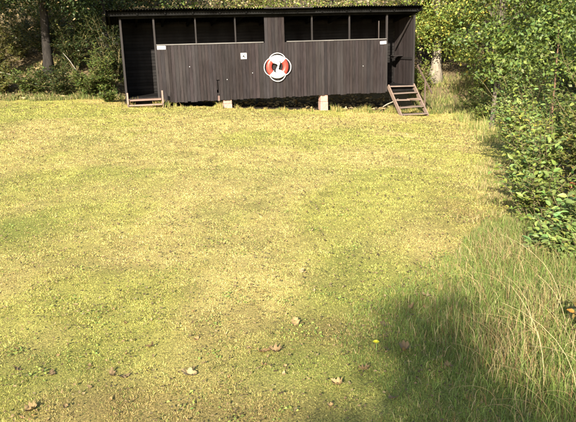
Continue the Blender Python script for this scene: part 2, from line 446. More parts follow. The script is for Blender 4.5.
# ------------------------------------------------------------------ life ring
def life_ring():
    x, y = hut_pt(4.40, -.075)
    r = empty('life_ring', (x, y, .93), HYAW)
    tag(r, 'red and white life ring with white rope hanging on the front boards', 'life ring')
    Rm, rr = .252, .084
    for a0, a1, mt, nm in ((45, 135, M_RINGW, 'white_segment'), (135, 225, M_RED, 'red_segment'), (225, 315, M_RINGW, 'white_segment'), (315, 405, M_RED, 'red_segment')):
        m = MB(); n = 18; i0 = 0; K = 16
        for i in range(n+1):
            a = R(a0+(a1-a0)*i/n)
            for j in range(K):
                b = 2*math.pi*j/K; rad = Rm+rr*math.cos(b)
                sw = 1.0
                m.v.append((math.cos(a)*rad, rr*.72*math.sin(b), math.sin(a)*rad)); m.c.append((1, 1, 1))
        for i in range(n):
            for j in range(K): m.f.append((i*K+j, i*K+(j+1) % K, (i+1)*K+(j+1) % K, (i+1)*K+j))
        m.build(nm, mt, r, smooth=True)
    # grab line: four slack arcs tied at the joints
    m = MB()
    for q in range(4):
        pts = []
        for i in range(15):
            t = i/14; a = R(45+90*q+90*t); bul = math.sin(math.pi*t)
            rad = Rm+rr+.008+.062*bul
            pts.append((math.cos(a)*rad, -.01-.02*bul, math.sin(a)*rad - .012*bul))
        m.tube(pts, .0105, 6)
    for q in range(4):
        a = R(45+90*q); pts = []
        for j in range(17):
            b = 2*math.pi*j/16; rad = Rm+(rr+.006)*math.cos(b)
            pts.append((math.cos(a)*rad, (rr*.72+.006)*math.sin(b), math.sin(a)*rad))
        m.tube(pts[:-1], .013, 6, closed=True)
    m.build('grab_line', M_ROPE, r, smooth=True)
    # hank of throwing line slung across the hole from upper left to lower right
    m = MB(); rn = random.Random(5)
    for k in range(9):
        o = (k-4)*.0135; pts = []
        for i in range(13):
            t = i/12; s = math.sin(math.pi*t)
            px = -.10+.20*t+.075*math.sin(2*math.pi*t); pz = .165-.33*t
            n = (.78, .62)
            ww = o*(.75+.35*math.cos(2*math.pi*t))
            pts.append((px+n[0]*ww+rn.uniform(-.002, .002), -.052-.018*s-.006*(k % 2), pz+n[1]*ww+.015*math.sin(2*math.pi*t)))
        m.tube(pts, .0095, 6)
    m.tube([(-.02, -.05, .11), (.03, -.07, .05), (.02, -.08, -.03), (-.03, -.06, -.11)], .008, 6)
    m.build('throw_line', M_ROPE, r, smooth=True)
    m = MB(); m.box(-.03, .03, .03, .075, .285, .325); m.build('hook', M_TRIM, r)
life_ring()

# ------------------------------------------------------------------ notices
def plate(name, uu, z, wd, ht, label, tilt=0, marks=None, cat='sign'):
    x, y = hut_pt(uu, -.038)
    r = empty(name, (x, y, z), HYAW); tag(r, label, cat)
    m = MB(); m.box(-wd/2, wd/2, -.004, .004, -ht/2, ht/2, (1, 1, 1)); p = m.build('panel', M_WHITE, r, bevel=.0015)
    p.rotation_euler = (0, R(tilt), 0)
    if marks:
        m = MB()
        for a in marks: m.tube([(a[0], -.0062, a[1]), (a[2], -.0062, a[3])], a[4], 8) if False else m.beam((a[0], -.0062, a[1]), (a[2], -.0062, a[3]), a[4], .003, upv=(0, 1, 0))
        m.build('pictogram', M_BLACK, r)
plate('notice_sign', 3.415, 1.27, .17, .17, 'small square white sign with a black pictogram on the front boards', 0,
      [(-.058, .058, -.030, .030, .020), (.022, .036, .055, .048, .026), (-.022, .018, .022, .018, .012), (-.038, -.010, .022, -.010, .032), (.006, -.014, .052, -.058, .026), (-.014, .014, .014, -.004, .022)])
plate('name_plate', 1.085, 1.565, .235, .095, 'blank white plate at the left end of the hut front', 1, cat='plate')
plate('name_plate', 7.745, 1.535, .20, .085, 'blank white plate at the right end of the hut front', -2, cat='plate')

# ------------------------------------------------------------------ steps
def steps_low():
    x, y = hut_pt(.52, -.04); zg = gz(*hut_pt(.5, -.3))
    r = empty('wooden_steps', (x, y, 0), HYAW)
    tag(r, 'low worn wooden steps at the left entrance of the hut', 'steps')
    zt = .185
    m = MB(); m.box(-.47, .44, -.33, -.19, zt-.035, zt, (1.25, 1.1, 1.05)); m.box(-.46, .45, -.183, -.02, zt-.035, zt+.004, (1.0, .85, .8))
    m.build('tread', M_STEP, r, bevel=.004)
    m = MB(); m.box(-.45, .45, -.50, -.36, zg+.05, zg+.085, (1.3, 1.2, 1.15)); m.build('tread', M_STEP, r, bevel=.004)
    for s, h in ((-1, .40), (1, .43)):
        m = MB(); xx = .475*s; m.box(xx-.022, xx+.022, -.40, -.345, zg-.06, zt+h-.20, (1.25, 1.15, 1.1)); m.build('upright', M_STEPV, r, bevel=.004)
        m = MB(); m.beam((xx, -.50, zg+.02), (xx, -.02, zt-.05), .03, .10, (.95, .9, .85)); m.build('stringer', M_STEP, r, bevel=.003)
steps_low()
def steps_high():
    x, y = hut_pt(8.36, -.04)
    zb_ = gz(*hut_pt(8.36, -.85))
    r = empty('wooden_steps', (x, y, 0), HYAW)
    tag(r, 'steep grey wooden steps with five treads at the right entrance of the hut', 'steps')
    n, z1, run = 5, ZB-.03, .86
    m_xy = lambda t: (-.02-run*t, z1+(zb_+.06-z1)*t)
    for i in range(n):
        t = i/(n-1); d, z = m_xy(t); skew = .05*t
        m = MB(); g = random.Random(i).uniform(.85, 1.15); m.box(-.40+skew, .40+skew, d-.10, d+.10, z-.016, z+.016, (g, g, g), rot=Matrix.Rotation(R((1.2, -.8, 1.5, -1.1, .6)[i]), 3, 'Y')); m.build('tread', M_STEP, r, bevel=.005)
        if i == 2:
            m = MB(); m.box(.02, .36, d-.14, d+.06, z+.018, z+.036, (1.5, 1.4, 1.3), rot=Matrix.Rotation(R(6), 3, 'Z')); m.build('loose_board', M_STEP, r)
    for s in (-1, 1):
        a = m_xy(-.06); b = m_xy(1.06)
        m = MB(); m.beam((.425*s, a[0], a[1]-.03), (.425*s+.05, b[0], b[1]-.04), .035, .13, (1.15, 1.1, 1.05)); m.build('stringer', M_STEP, r, bevel=.003)
    m = MB(); m.box(.50, .54, -.62, -.575, zb_-.1, .42, (.6, .55, .5)); m.build('rail_post', M_STEPV, r, bevel=.003)
    m = MB(); m.beam((.52, -.02, .82), (.58, -.95, .02), .035, .05, (.55, .5, .45)); m.build('handrail', M_STEP, r, bevel=.003)
steps_high()
# loose stick poking out under the boards beside the steps
x, y = hut_pt(7.62, -.35); m = MB(); zz = gz(x, y)
m.tube([(0, 0, .20), (.15, .02, .27), (.34, .05, .33), (.52, .02, .42)], [.016, .019, .017, .012], 7, (1.3, 1.25, 1.15))
o = m.build('stick', M_DEAD, None, smooth=True); o.location = (x, y, zz); o.rotation_euler = (0, 0, HYAW); tag(o, 'short pale stick leaning beside the steep steps', 'stick')

# ------------------------------------------------------------------ vegetation
def jit(c, n, v=.25, hue=.15, rg=rng, tips=None, tipf=.0):
    b = rg.normal(1, v, (n, 1)).clip(.4, 1.9); h = rg.normal(0, hue, (n, 1))
    C = np.array(c)[None, :]*b*np.concatenate([1+h, 1+0*h, 1-h*.5], 1)
    if tips is not None and tipf > 0:
        k = rg.random(n) < tipf; C[k] = np.array(tips)*rg.normal(1, .2, (k.sum(), 1)).clip(.5, 1.6)
    return C.clip(.003, .9)

def crown_leaves(blobs, n, ls, colr, parent, tips=None, tipf=.0, clus=.22, shape=KITE, seed=0, per=26, name='crown', droop=.25):
    """leaves in clusters scattered through ellipsoids; returns cluster centres per blob"""
    rg = np.random.default_rng(seed+100)
    vol = np.array([b[3]*b[4]*b[5] for b in blobs])**(2/3); vol = vol/vol.sum()
    Ps, Ns, cents = [], [], []
    for b, fr in zip(blobs, vol):
        nc = max(3, int(n*fr/per)); d = unit(rg.normal(size=(nc, 3))); rad = rg.random((nc, 1))**.42
        cc = d*rad*np.array(b[3:6])
        cents.append(cc+np.array(b[:3]))
        sz = rg.uniform(.6, 1.4, (nc, 1, 1))*clus
        off = rg.normal(size=(nc, per, 3))*sz*np.array([1, 1, .45])
        P = (cents[-1][:, None, :]+off).reshape(-1, 3)
        out = unit(off+d[:, None, :]*.25*clus*4 + np.array([0, 0, .6*clus])).reshape(-1, 3)
        Ps.append(P); Ns.append(out)
    P = np.concatenate(Ps); O = np.concatenate(Ns); k = len(P)
    N = unit(O*.6+rg.normal(size=(k, 3))*.55+np.array([0, 0, .5]))
    D = rg.normal(size=(k, 3)); D[:, 2] -= droop; D = D-N*(D*N).sum(1, keepdims=True)
    L = ls*rg.uniform(.6, 1.35, k)
    # clump-wise tint
    cl = np.repeat(rg.normal(1, .18, (k+per-1)//per), per)[:k, None].clip(.5, 1.6)
    C = jit(colr, k, .2, .12, rg, tips, tipf)*cl
    leaves(name, P, D, N, L, L*rg.uniform(.5, .75, k), C, M_LEAF, parent, shape)
    return cents

def tree(name, label, x, y, h, r0, bark, blobs, n, ls, colr, group=None, lean=(0, 0), tips=None, tipf=.06, clus=.22, seed=0, per=26, cat='tree', flare=1.5, wig=.06, limbs=True):
    z = gz(x, y)-.05
    root = empty(name, (x, y, z)); tag(root, label, cat, group)
    rn = random.Random(seed)
    cents = crown_leaves(blobs, n, ls, colr, root, tips, tipf, clus, seed=seed, per=per)
    m = MB(); pts, rad = [], []; N = 10
    for i in range(N+1):
        t = i/N; pts.append(Vector((lean[0]*t+rn.uniform(-wig, wig)*t, lean[1]*t+rn.uniform(-wig, wig)*t, h*t)))
        rad.append(r0*(1-.72*t)*(1+(flare-1)*math.exp(-t*h/.35)))
    m.tube(pts, rad, 12)
    if limbs:
        for b, cc in zip(blobs, cents):
            if b[2] < h*.44 and h > 4.3: continue
            c = Vector(b[:3]); zt = min(max(c.z*.62, h*.40), h*.95); k = min(int(zt/h*N), N); st = pts[k]; rr = rad[k]*.5
            mid = (st+c)/2+Vector((rn.uniform(-.15, .15), rn.uniform(-.15, .15), .12*(c-st).length))
            m.tube([st, st.lerp(mid, .5), mid, c], [rr, rr*.8, rr*.6, rr*.3], 7)
            for q in cc[:: max(1, len(cc)//22)]:
                q = Vector(q); a = mid if rn.random() < .4 else c
                m.tube([a, (a+q)/2+Vector((0, 0, .06)), q], [rr*.28, rr*.17, .004], 5, cap=False)
    m.build('trunk', bark, root, smooth=True)
    return root

def shrub(name, label, x, y, h, spread, n_st, ls, colr, seed, group=None, tips=None, tipf=.08, lean=(0, 0), bark=None, twigs=9, dens=1.0, shape=OVAL, cat='bush', leaf_w=.58, low=.12):
    """stems from one base with side twigs carrying leaves set along them"""
    rg = np.random.default_rng(seed); z = gz(x, y)-.03
    root = empty(name, (x, y, z)); tag(root, label, cat, group); m = MB(); P, D, N = [], [], []
    for s in range(n_st):
        a = 2*math.pi*(s+rg.random())/n_st; rad = spread*rg.uniform(.25, 1.0); hh = h*rg.uniform(.55, 1.0)*(1-.25*(rad/spread)**2)
        e = np.array([math.cos(a)*rad+lean[0]*rg.uniform(.6, 1.1), math.sin(a)*rad+lean[1]*rg.uniform(.6, 1.1), hh])
        b = np.array([math.cos(a)*.06, math.sin(a)*.06, 0]); ts = np.linspace(0, 1, 8)
        side = rg.normal(size=3)*.05*h
        pts = [b+(e-b)*np.array([t**1.35, t**1.35, t**.85])+side*math.sin(t*5) for t in ts]
        m.tube(pts, list(np.linspace(.011, .0028, 8)*(h/1.3)**.7), 5, cap=False)
        tw = max(3, int(twigs*rg.uniform(.7, 1.3)))
        for k in range(tw):
            t = rg.uniform(low, 1.0) if k else 1.0
            i = min(int(t*7), 6); f = t*7-i; p = pts[i]*(1-f)+pts[i+1]*f; ax = pts[i+1]-pts[i]
            d = rg.normal(size=3); d[2] = abs(d[2])*.35; d = unit(d); d = unit(d*1.0+unit(ax)*(.5 if k else 4))
            ln = h*rg.uniform(.12, .30)*(1.25-.5*t); q = p+d*ln+np.array([0, 0, -.12*ln])
            m.tube([p, (p+q)/2+np.array([0, 0, .05*ln]), q], [.004, .003, .0015], 4, cap=False)
            nl = max(4, int(dens*ln/(ls*.42)*rg.uniform(.6, 1.4)))
            for j in range(nl):
                g = (j+.5)/nl; pp = p+(q-p)*g+np.array([0, 0, .05*ln*math.sin(math.pi*g)])
                sd = unit(np.cross(d, [0, 0, 1])+1e-6)*(1 if j % 2 else -1)
                P.append(pp); D.append(sd*.9+d*.6+rg.normal(size=3)*.35+np.array([0, 0, -.15])); N.append(np.array([0, 0, 1.0])+rg.normal(size=3)*.42+np.array([0, -.25, 0]))
    m.build('stems', bark or B_GREEN, root, smooth=True)
    P = np.array(P); D = np.array(D); N = np.array(N); k = len(P); L = ls*rg.uniform(.4, 1.3, k)
    leaves('foliage', P, D, N, L, L*rg.uniform(leaf_w*.8, leaf_w*1.2, k), jit(colr, k, .24, .14, rg, tips, tipf), M_LEAF, root, shape)
    return root

YG = (.15, .185, .036); MG = (.085, .12, .026); DG = (.036, .055, .016); OL = (.12, .12, .03); ORG = (.36, .15, .03); YL = (.42, .33, .06); RD = (.36, .10, .045); TAN = (.34, .25, .13); BLG = (.155, .205, .055)

# ---- left side: shaded wood edge
def big_canopy(cx, cy, z0, z1, sx, sy, k, seed):
    rn = random.Random(seed); return [(rn.uniform(-sx, sx)+cx, rn.uniform(-sy, sy)+cy, rn.uniform(z0, z1), rn.uniform(.8, 1.3), rn.uniform(.8, 1.3), rn.uniform(.45, .8)) for _ in range(k)]
GL = 'trees on the slope left of the hut'
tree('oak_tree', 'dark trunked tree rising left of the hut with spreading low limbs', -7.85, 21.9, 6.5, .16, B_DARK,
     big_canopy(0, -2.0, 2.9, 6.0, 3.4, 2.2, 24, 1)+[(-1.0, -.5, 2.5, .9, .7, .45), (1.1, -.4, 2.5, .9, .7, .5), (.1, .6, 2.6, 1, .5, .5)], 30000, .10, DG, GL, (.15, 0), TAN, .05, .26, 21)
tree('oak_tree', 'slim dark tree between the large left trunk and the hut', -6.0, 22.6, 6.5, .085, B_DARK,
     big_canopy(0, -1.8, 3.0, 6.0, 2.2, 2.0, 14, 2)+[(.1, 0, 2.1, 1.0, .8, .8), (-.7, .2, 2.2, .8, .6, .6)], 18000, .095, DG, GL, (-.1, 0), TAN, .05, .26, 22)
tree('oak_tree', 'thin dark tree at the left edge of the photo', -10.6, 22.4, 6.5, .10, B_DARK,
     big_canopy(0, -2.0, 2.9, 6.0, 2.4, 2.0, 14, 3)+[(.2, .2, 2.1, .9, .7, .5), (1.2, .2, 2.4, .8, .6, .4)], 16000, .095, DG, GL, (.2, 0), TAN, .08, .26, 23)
kinds = [((-9.6, 27.5), 'slim tree far up the slope at the left edge of the photo'), ((-7.2, 26.0), 'tree up the slope just right of the large left trunk'), ((-5.0, 25.5), 'tree up the slope close behind the left end of the hut'),
         ((-12.6, 30.0), 'tree high on the slope behind the pale ground at far left'), ((-8.6, 31.0), 'tree high on the slope behind the large left trunk'), ((-5.8, 31.5), 'tree high on the slope above the left roof corner')]
for i, ((x, y), lb) in enumerate(kinds):
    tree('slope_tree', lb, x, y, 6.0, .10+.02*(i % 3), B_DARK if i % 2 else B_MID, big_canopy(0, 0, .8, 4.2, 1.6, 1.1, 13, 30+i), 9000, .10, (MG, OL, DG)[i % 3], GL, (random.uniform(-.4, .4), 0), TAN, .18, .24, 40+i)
# ---- understory on the left
US = [(-9.9, 20.0, 1.3, .75, DG, 'low dark shrub at the left photo edge beside the lawn'), (-8.9, 20.4, 1.0, .7, OL, 'thin olive shrub left of the dark trunk'), (-7.9, 20.3, .95, .7, MG, 'mid green shrub in front of the dark trunk'),
      (-7.0, 20.1, 1.15, .75, DG, 'dark shrub right of the dark trunk behind the fallen pole'), (-6.1, 20.0, 1.1, .7, MG, 'green shrub midway between dark trunk and hut'), (-5.62, 20.25, 1.45, .55, MG, 'leafy green shrub against the left end of the hut'),
      (-9.4, 21.6, 1.9, 1.0, OL, 'tall loose shrub behind the left edge undergrowth'), (-7.0, 22.0, 2.0, 1.0, DG, 'tall dark shrub behind the pale leaning pole'), (-5.6, 21.7, 2.2, .9, DG, 'tall dark shrub behind the hut corner'),
      (-8.3, 23.2, 2.0, 1.0, DG, 'tall dark shrub on the slope behind the large left trunk'), (-7.3, 24.3, 2.0, 1.1, MG, 'tall green shrub up the slope behind the pale pole'), (-9.5, 23.6, 1.2, .9, OL, 'olive shrub on the slope left of the large trunk'), (-10.7, 22.0, 1.7, .9, DG, 'dark shrub round the thin tree at the left photo edge'),
      (-9.9, 25.2, 1.7, 1.0, DG, 'dark shrub highest up the slope at the left photo edge'), (-8.8, 25.4, 1.8, 1.0, MG, 'green shrub high on the slope seen left of the large trunk'), (-6.4, 25.0, 2.0, 1.0, DG, 'dark shrub high on the slope seen beside the hut roof'), (-11.4, 24.4, 1.6, 1.0, OL, 'olive shrub far left on the slope'), (-7.6, 26.6, 1.7, 1.0, DG, 'dark shrub farthest up the slope behind the pale pole'),
      (-5.15, 18.95, .5, .28, MG, 'small bright shrub by the foot of the low steps')]
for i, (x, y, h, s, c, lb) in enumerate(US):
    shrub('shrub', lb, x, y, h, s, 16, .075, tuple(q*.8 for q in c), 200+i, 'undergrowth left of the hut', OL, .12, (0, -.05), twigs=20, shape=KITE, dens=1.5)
# leaning pale pole and fallen branches
def branch(name, label, pts, rads, mat=M_DEAD, cat='branch', group=None):
    b = Vector(pts[0]); m = MB(); m.tube([Vector(p)-b for p in pts], rads, 8, (1, 1, 1)); o = m.build(name, mat, None, smooth=True); o.location = b; tag(o, label, cat, group); return o
zl = gz(-6.6, 20.6)
branch('dead_branch', 'pale bare pole leaning in the undergrowth left of the hut', [(-6.15, 20.3, zl+.20), (-6.42, 20.4, zl+.62), (-6.66, 20.5, zl+.98), (-6.86, 20.55, zl+1.22)], [.014, .014, .012, .008])
zl = gz(-9, 20)
branch('dead_branch', 'grey fallen branch in the shrubs at the left photo edge', [(-9.6, 20.3, zl+1.0), (-8.9, 20.2, zl+.80), (-8.3, 20.1, zl+.66), (-7.75, 20.0, zl+.42)], [.013, .012, .009, .004])
# pale lumps added in place of sunlit ground patches in the wood
def sun_patch(label, x, y, sx, sy, sz, seed, colr=(.50, .45, .36)):
    rn = np.random.default_rng(seed); m = MB(); nu, nv = 18, 10
    for j in range(nv+1):
        for i in range(nu):
            a = 2*math.pi*i/nu; b = math.pi*j/nv-math.pi/2
            d = np.array([math.cos(a)*math.cos(b), math.sin(a)*math.cos(b), math.sin(b)])
            k = 1+.7*(NA.at(d[0]*1.6+seed*3, d[1]*1.6+d[2]*1.9, 1)-.5)+.25*(NB.at(d[0]*4+seed*3, d[1]*4+d[2]*4, 1)-.5)
            m.v.append((d[0]*sx*k, d[1]*sy*k, d[2]*sz*k)); m.c.append((1, 1, 1))
    for j in range(nv):
        for i in range(nu): m.f.append((j*nu+i, j*nu+(i+1) % nu, (j+1)*nu+(i+1) % nu, (j+1)*nu+i))
    o = m.build('sun_patch_lump', M_SUNPATCH, None, smooth=False); o.location = (x, y, gz(x, y)+sz*.25); tag(o, label, 'sun patch', 'pale lumps for sunlit patches on the wooded slope')
M_SUNPATCH = plain('sunlit_patch', (.55, .49, .38), .9, .1, .3, 3)
sun_patch('pale lump for a sunlit patch glowing through the leaves left of the dark trunk', -9.9, 25.6, .5, .35, .26, 1)
sun_patch('pale lump for a sunlit patch at the left photo edge high on the slope', -12.3, 27.0, .7, .5, .35, 2)
sun_patch('pale lump for a sunlit patch on the slope just left of the hut roof', -6.4, 24.6, .5, .35, .28, 3)

# ---- behind the hut: only their tops show over the roof
BH = [(-3.2, 23.6, MG), (-1.4, 24.4, OL), (.3, 23.7, YG), (1.9, 24.6, OL), (3.4, 24.0, YG), (-2.4, 27.5, MG), (.9, 28.0, YG), (3.6, 28.5, OL)]
BL = ['tree behind the hut above its left entrance', 'tree behind the hut above the first open bays', 'yellow green tree behind the hut above the square sign', 'tree behind the hut above the right bays', 'bright tree behind the right end of the hut',
      'taller tree far behind the left half of the hut', 'taller yellow green tree far behind the middle of the hut', 'taller tree far behind the right half of the hut']
for i, ((x, y, c), lb) in enumerate(zip(BH, BL)):
    tree('slope_tree', lb, x, y, 5.0, .09, B_MID, big_canopy(0, -.4, .8, 4.0, 1.2, .8, 11, 60+i), 5600, .085, c, 'trees behind the hut roof', (random.uniform(-.3, .3), 0), TAN, .2, .22, 70+i)

# ---- right: sunlit edge of the wood
GR = 'trees right of the hut'
def blobs_rnd(k, sx, sy, z0, z1, rr, seed):
    rn = random.Random(seed); return [(rn.uniform(-sx, sx), rn.uniform(-sy, sy), rn.uniform(z0, z1), rr*rn.uniform(.7, 1.25), rr*rn.uniform(.7, 1.25), rr*rn.uniform(.5, .8)) for _ in range(k)]
tree('pale_tree', 'old tree with a pale flared trunk base right of the hut steps', 5.42, 23.4, 5.5, .17, B_PALE, blobs_rnd(10, 1.2, .5, 1.9, 4.4, .8, 80)+[(-.1, -.8, 1.55, .8, .35, .42), (.9, -.6, 1.1, .5, .4, .4), (0, -.9, 2.3, .9, .4, .5), (-.6, -.9, 1.9, .5, .3, .4), (.5, -.9, 3.0, .9, .5, .6)], 19000, .085, YG, GR, (.15, .3), YL, .1, .22, 81, flare=2.0, wig=.12)
tree('hazel_tree', 'yellow green tree rising behind the right corner of the hut', 5.15, 24.9, 4.6, .08, B_MID, blobs_rnd(14, 1.0, .5, .9, 3.6, .6, 82), 10000, .08, YG, GR, (.1, 0), YL, .12, .20, 83)
tree('hazel_tree', 'mid green tree right of the pale trunk with arching boughs', 6.5, 19.6, 4.6, .09, B_MID, blobs_rnd(18, 1.1, .7, 1.7, 4.0, .50, 84), 13000, .075, YG, GR, (-.2, -.3), YL, .06, .15, 85)
tree('hazel_tree', 'slender tree with a leaning pale stem at the lawn corner', 5.15, 16.0, 4.2, .055, B_MID, [(.1, -.2, 1.75, .6, .6, .4), (-.5, 0, 2.3, .6, .6, .4), (.5, .1, 2.5, .7, .6, .4), (.2, 0, 3.2, 1, .8, .6), (-.1, -.2, 3.9, 1, .9, .6), (-.25, -.5, 1.45, .45, .4, .2)], 5200, .085, MG, GR, (.22, 0), YL, .05, .19, 87)
tree('maple_tree', 'broad leafy tree with light green boughs at the right', 6.4, 15.2, 5.0, .11, B_DARK, blobs_rnd(20, 1.4, .9, 1.1, 4.2, .50, 88), 13000, .085, MG, GR, (-.3, -.2), YG, .2, .16, 89)
tree('maple_tree', 'large dark leaved tree filling the upper right corner', 6.0, 12.0, 5.0, .10, B_DARK, blobs_rnd(22, 1.2, 1.1, 1.25, 3.6, .50, 90), 14000, .075, MG, GR, (-.1, 0), BLG, .3, .14, 91)
tree('rowan_tree', 'slim reddish stemmed sapling standing in the right hand thicket', 3.72, 8.9, 2.4, .018, B_RED, [(-.1, 0, 2.0, .5, .45, .3), (.3, .1, 2.3, .5, .5, .3), (.1, -.1, 1.35, .4, .35, .2), (-.35, .1, 1.55, .35, .3, .18), (.45, -.1, 1.75, .4, .4, .2)], 3000, .06, MG, GR, (-.05, 0), YG, .25, .15, 93, wig=.05, limbs=False)
for i, (x, y, lb) in enumerate([(7.6, 24.5, 'tree deep in the wood behind the pale trunk'), (9.6, 21.5, 'tree deep in the wood at upper right'), (9.0, 17.0, 'tree deep in the wood at the right photo edge'), (6.2, 26.5, 'tree up the slope seen just right of the roof'), (11.5, 27, 'farthest tree in the wood at upper right'), (8.3, 13.2, 'shaded tree at the right photo edge behind the thicket')]):
    tree('slope_tree', lb, x, y, 5.5, .11, B_DARK, blobs_rnd(15, 1.5, .9, .5, 4.2, .85, 100+i), 12000, .095, (DG, MG, DG)[i % 3], 'trees deep in the right hand wood', (0, 0), OL, .15, .22, 110+i)
RS = [(5.75, 19.6, .8, .5, MG, 'low green shrub in the grass before the pale trunk', .06), (5.35, 17.3, .6, .4, YG, 'small bright shrub in the golden grass by the steps', .06), (6.6, 21.6, 1.6, .8, YG, 'tall bright shrub just right of the pale trunk', .07),
      (5.9, 17.6, 1.5, .8, MG, 'green shrub in the grass between pale trunk and slender tree', .07), (6.3, 15.6, 1.3, .8, DG, 'dark shrub under the broad tree at the right', .07), (5.6, 14.2, 1.0, .6, DG, 'dark shrub at the foot of the slender tree', .07),
      (5.3, 12.6, 1.25, .75, DG, 'dark shrub in shade behind the thicket', .065), (6.1, 10.9, 1.6, .8, DG, 'tall dark shrub behind the thicket at the photo edge', .065), (4.7, 11.0, 1.1, .6, MG, 'green shrub behind the sapling', .065),
      (7.3, 18.5, 1.7, .9, OL, 'olive shrub in the shade right of the pale trunk', .07), (4.75, 22.6, 1.1, .5, YG, 'light shrub beyond the right corner of the hut', .07)]
for i, (x, y, h, s, c, lb, ls) in enumerate(RS):
    shrub('shrub', lb, x, y, h, s, 16, ls, c, 300+i, 'undergrowth right of the hut', YG, .15, (0, 0), twigs=14, shape=KITE, dens=1.2)

# ---- the near thicket along the right of the lawn
NS = [  # x, y, h, spread, colour, label, tips, tipf, lean, leaf
 (3.80, 10.2, 1.55, .6, BLG, 'loose leafy bush farthest back in the thicket by the lawn', YG, .3, (-.1, 0), .065),
 (3.38, 8.6, 1.15, .42, BLG, 'bush with sprays reaching left over the lawn', YG, .35, (-.3, 0), .065),
 (4.15, 8.2, 1.60, .6, MG, 'tall bush at the photo edge behind the sprays', YG, .3, (-.1, 0), .06),
 (2.98, 7.3, .98, .38, YG, 'yellow green bush in the middle of the thicket', YL, .10, (-.15, 0), .06),
 (3.45, 6.9, 1.42, .5, BLG, 'tall pale leaved bush at the right photo edge', YG, .35, (-.1, 0), .065),
 (2.50, 6.2, .78, .34, BLG, 'low bush with crowded pale green leaves', YG, .3, (-.1, 0), .065),
 (2.90, 6.0, 1.12, .36, OL, 'tall olive bush between the pale leaves and the red ones', YG, .3, (0, 0), .055),
 (2.74, 5.25, .92, .28, OL, 'bush turning red and orange at the right photo edge', RD, .4, (0, 0), .05),
 (2.20, 5.45, .62, .30, YG, 'small bush at the left foot of the thicket', BLG, .3, (-.05, 0), .06),
 (2.26, 4.75, .54, .27, BLG, 'nearest small bush with broad grey green leaves', BLG, .2, (-.05, 0), .068),
 (2.0, 4.55, .32, .2, BLG, 'little broad leaved plant at the edge of the long grass', BLG, .2, (-.05, 0), .065),
 (2.45, 4.55, .55, .28, MG, 'dark green bush below the red leaves', YG, .15, (0, 0), .06),
 (4.7, 7.4, 1.8, .6, MG, 'bush outside the right edge reaching into the photo', YG, .2, (-.2, 0), .06)]
for i, (x, y, h, s, c, lb, tp, tf, ln, ls) in enumerate(NS):
    shrub('bush', lb, x, y, h*1.06, s, 21 if h > .7 else 13, ls*.95, c, 400+i, 'bushes of the thicket right of the lawn', tp, tf, ln, twigs=14, dens=1.0, leaf_w=.5)
shrub('bush', 'low plant with orange autumn leaves at the lower right photo edge', 1.62, 3.05, .34, .2, 8, .045, (.12, .10, .03), 440, None, ORG, .12, (0, 0), twigs=7)
# unseen tree added behind the viewer, crown shaped to cast the foreground shadow
tree('added_shade_tree', 'unseen tree added behind the viewer to shade the lower right of the lawn', -2.02, -7.7, 5.4, .06, B_MID,
     [(.05, 0, 5.30, .24, .26, .28), (-.22, 0, 4.80, .24, .24, .2), (.22, 0, 4.95, .34, .3, .28), (.60, 0, 4.72, .26, .26, .2), (0, 0, 4.5, .44, .4, .3), (.55, 0, 4.35, .36, .35, .28), (.10, 0, 4.1, .46, .45, .32), (.75, 0, 3.95, .34, .3, .28), (-.02, 0, 3.6, .55, .55, .4), (.5, 0, 3.3, .5, .5, .4), (0, 0, 3.0, .6, .6, .5), (0, 0, 2.3, .5, .5, .4)], 12500, .085, MG, None, (0, 0), YG, .1, .13, 451, wig=.03)

# ------------------------------------------------------------------ grass
def blades(name, x, y, h, wd, C, lean, mat, kind='stuff', label=None, seg=2, z=None, dirb=None):
    n = len(x); z = surf_z(x, y) if z is None else z
    a = rng.uniform(0, 2*math.pi, n); S = np.stack([np.cos(a), np.sin(a), 0*a], 1)
    b = rng.uniform(0, 2*math.pi, n); lv = np.abs(rng.normal(0, 1, n))*lean
    Ld = np.stack([np.cos(b), np.sin(b), 0*b], 1)*lv[:, None]
    if dirb is not None: Ld = Ld + np.array(dirb)[None, :]*rng.uniform(0, 1, (n, 1))
    B = np.stack([x, y, z-.004], 1); upv = np.array([0, 0, 1.])
    if seg == 1:
        V = np.stack([B-S*wd[:, None]/2, B+S*wd[:, None]/2, B+(Ld+upv)*h[:, None]], 1); F = [(0, 1, 2)]
    else:
        Mv = B+(Ld*.35+upv*.6)*h[:, None]; T = B+(Ld*1.15+upv*(1-.25*np.minimum(lv, 2.5))[:, None])*h[:, None]
        V = np.stack([B-S*wd[:, None]/2, B+S*wd[:, None]/2, Mv-S*wd[:, None]*.38, Mv+S*wd[:, None]*.38, T], 1); F = [(0, 1, 3, 2), (2, 3, 4)]
    o = raw_mesh(name, V, F, C, mat); 
    if label or kind: tag(o, label, 'grass', None, kind)
    return o
def strip(y0, y1, dens, margin=.4):
    """random lawn points seen between two distances"""
    wmax = .56*y1+.6; n = int(dens*(2*wmax)*(y1-y0))
    x = rng.uniform(-wmax, wmax, n); y = rng.uniform(y0, y1, n)
    k = (np.abs(x) < .5*y+margin) & (x < right_edge(y)+rng.normal(0, .12, n)) & (y < back_edge(x)+rng.normal(0, .15, n))
    u, d = hut_uv(x, y); k &= ~((u > -.05) & (u < 8.85) & (d > .12))
    return x[k], y[k]
X, Y, Hh, Wd = [], [], [], []
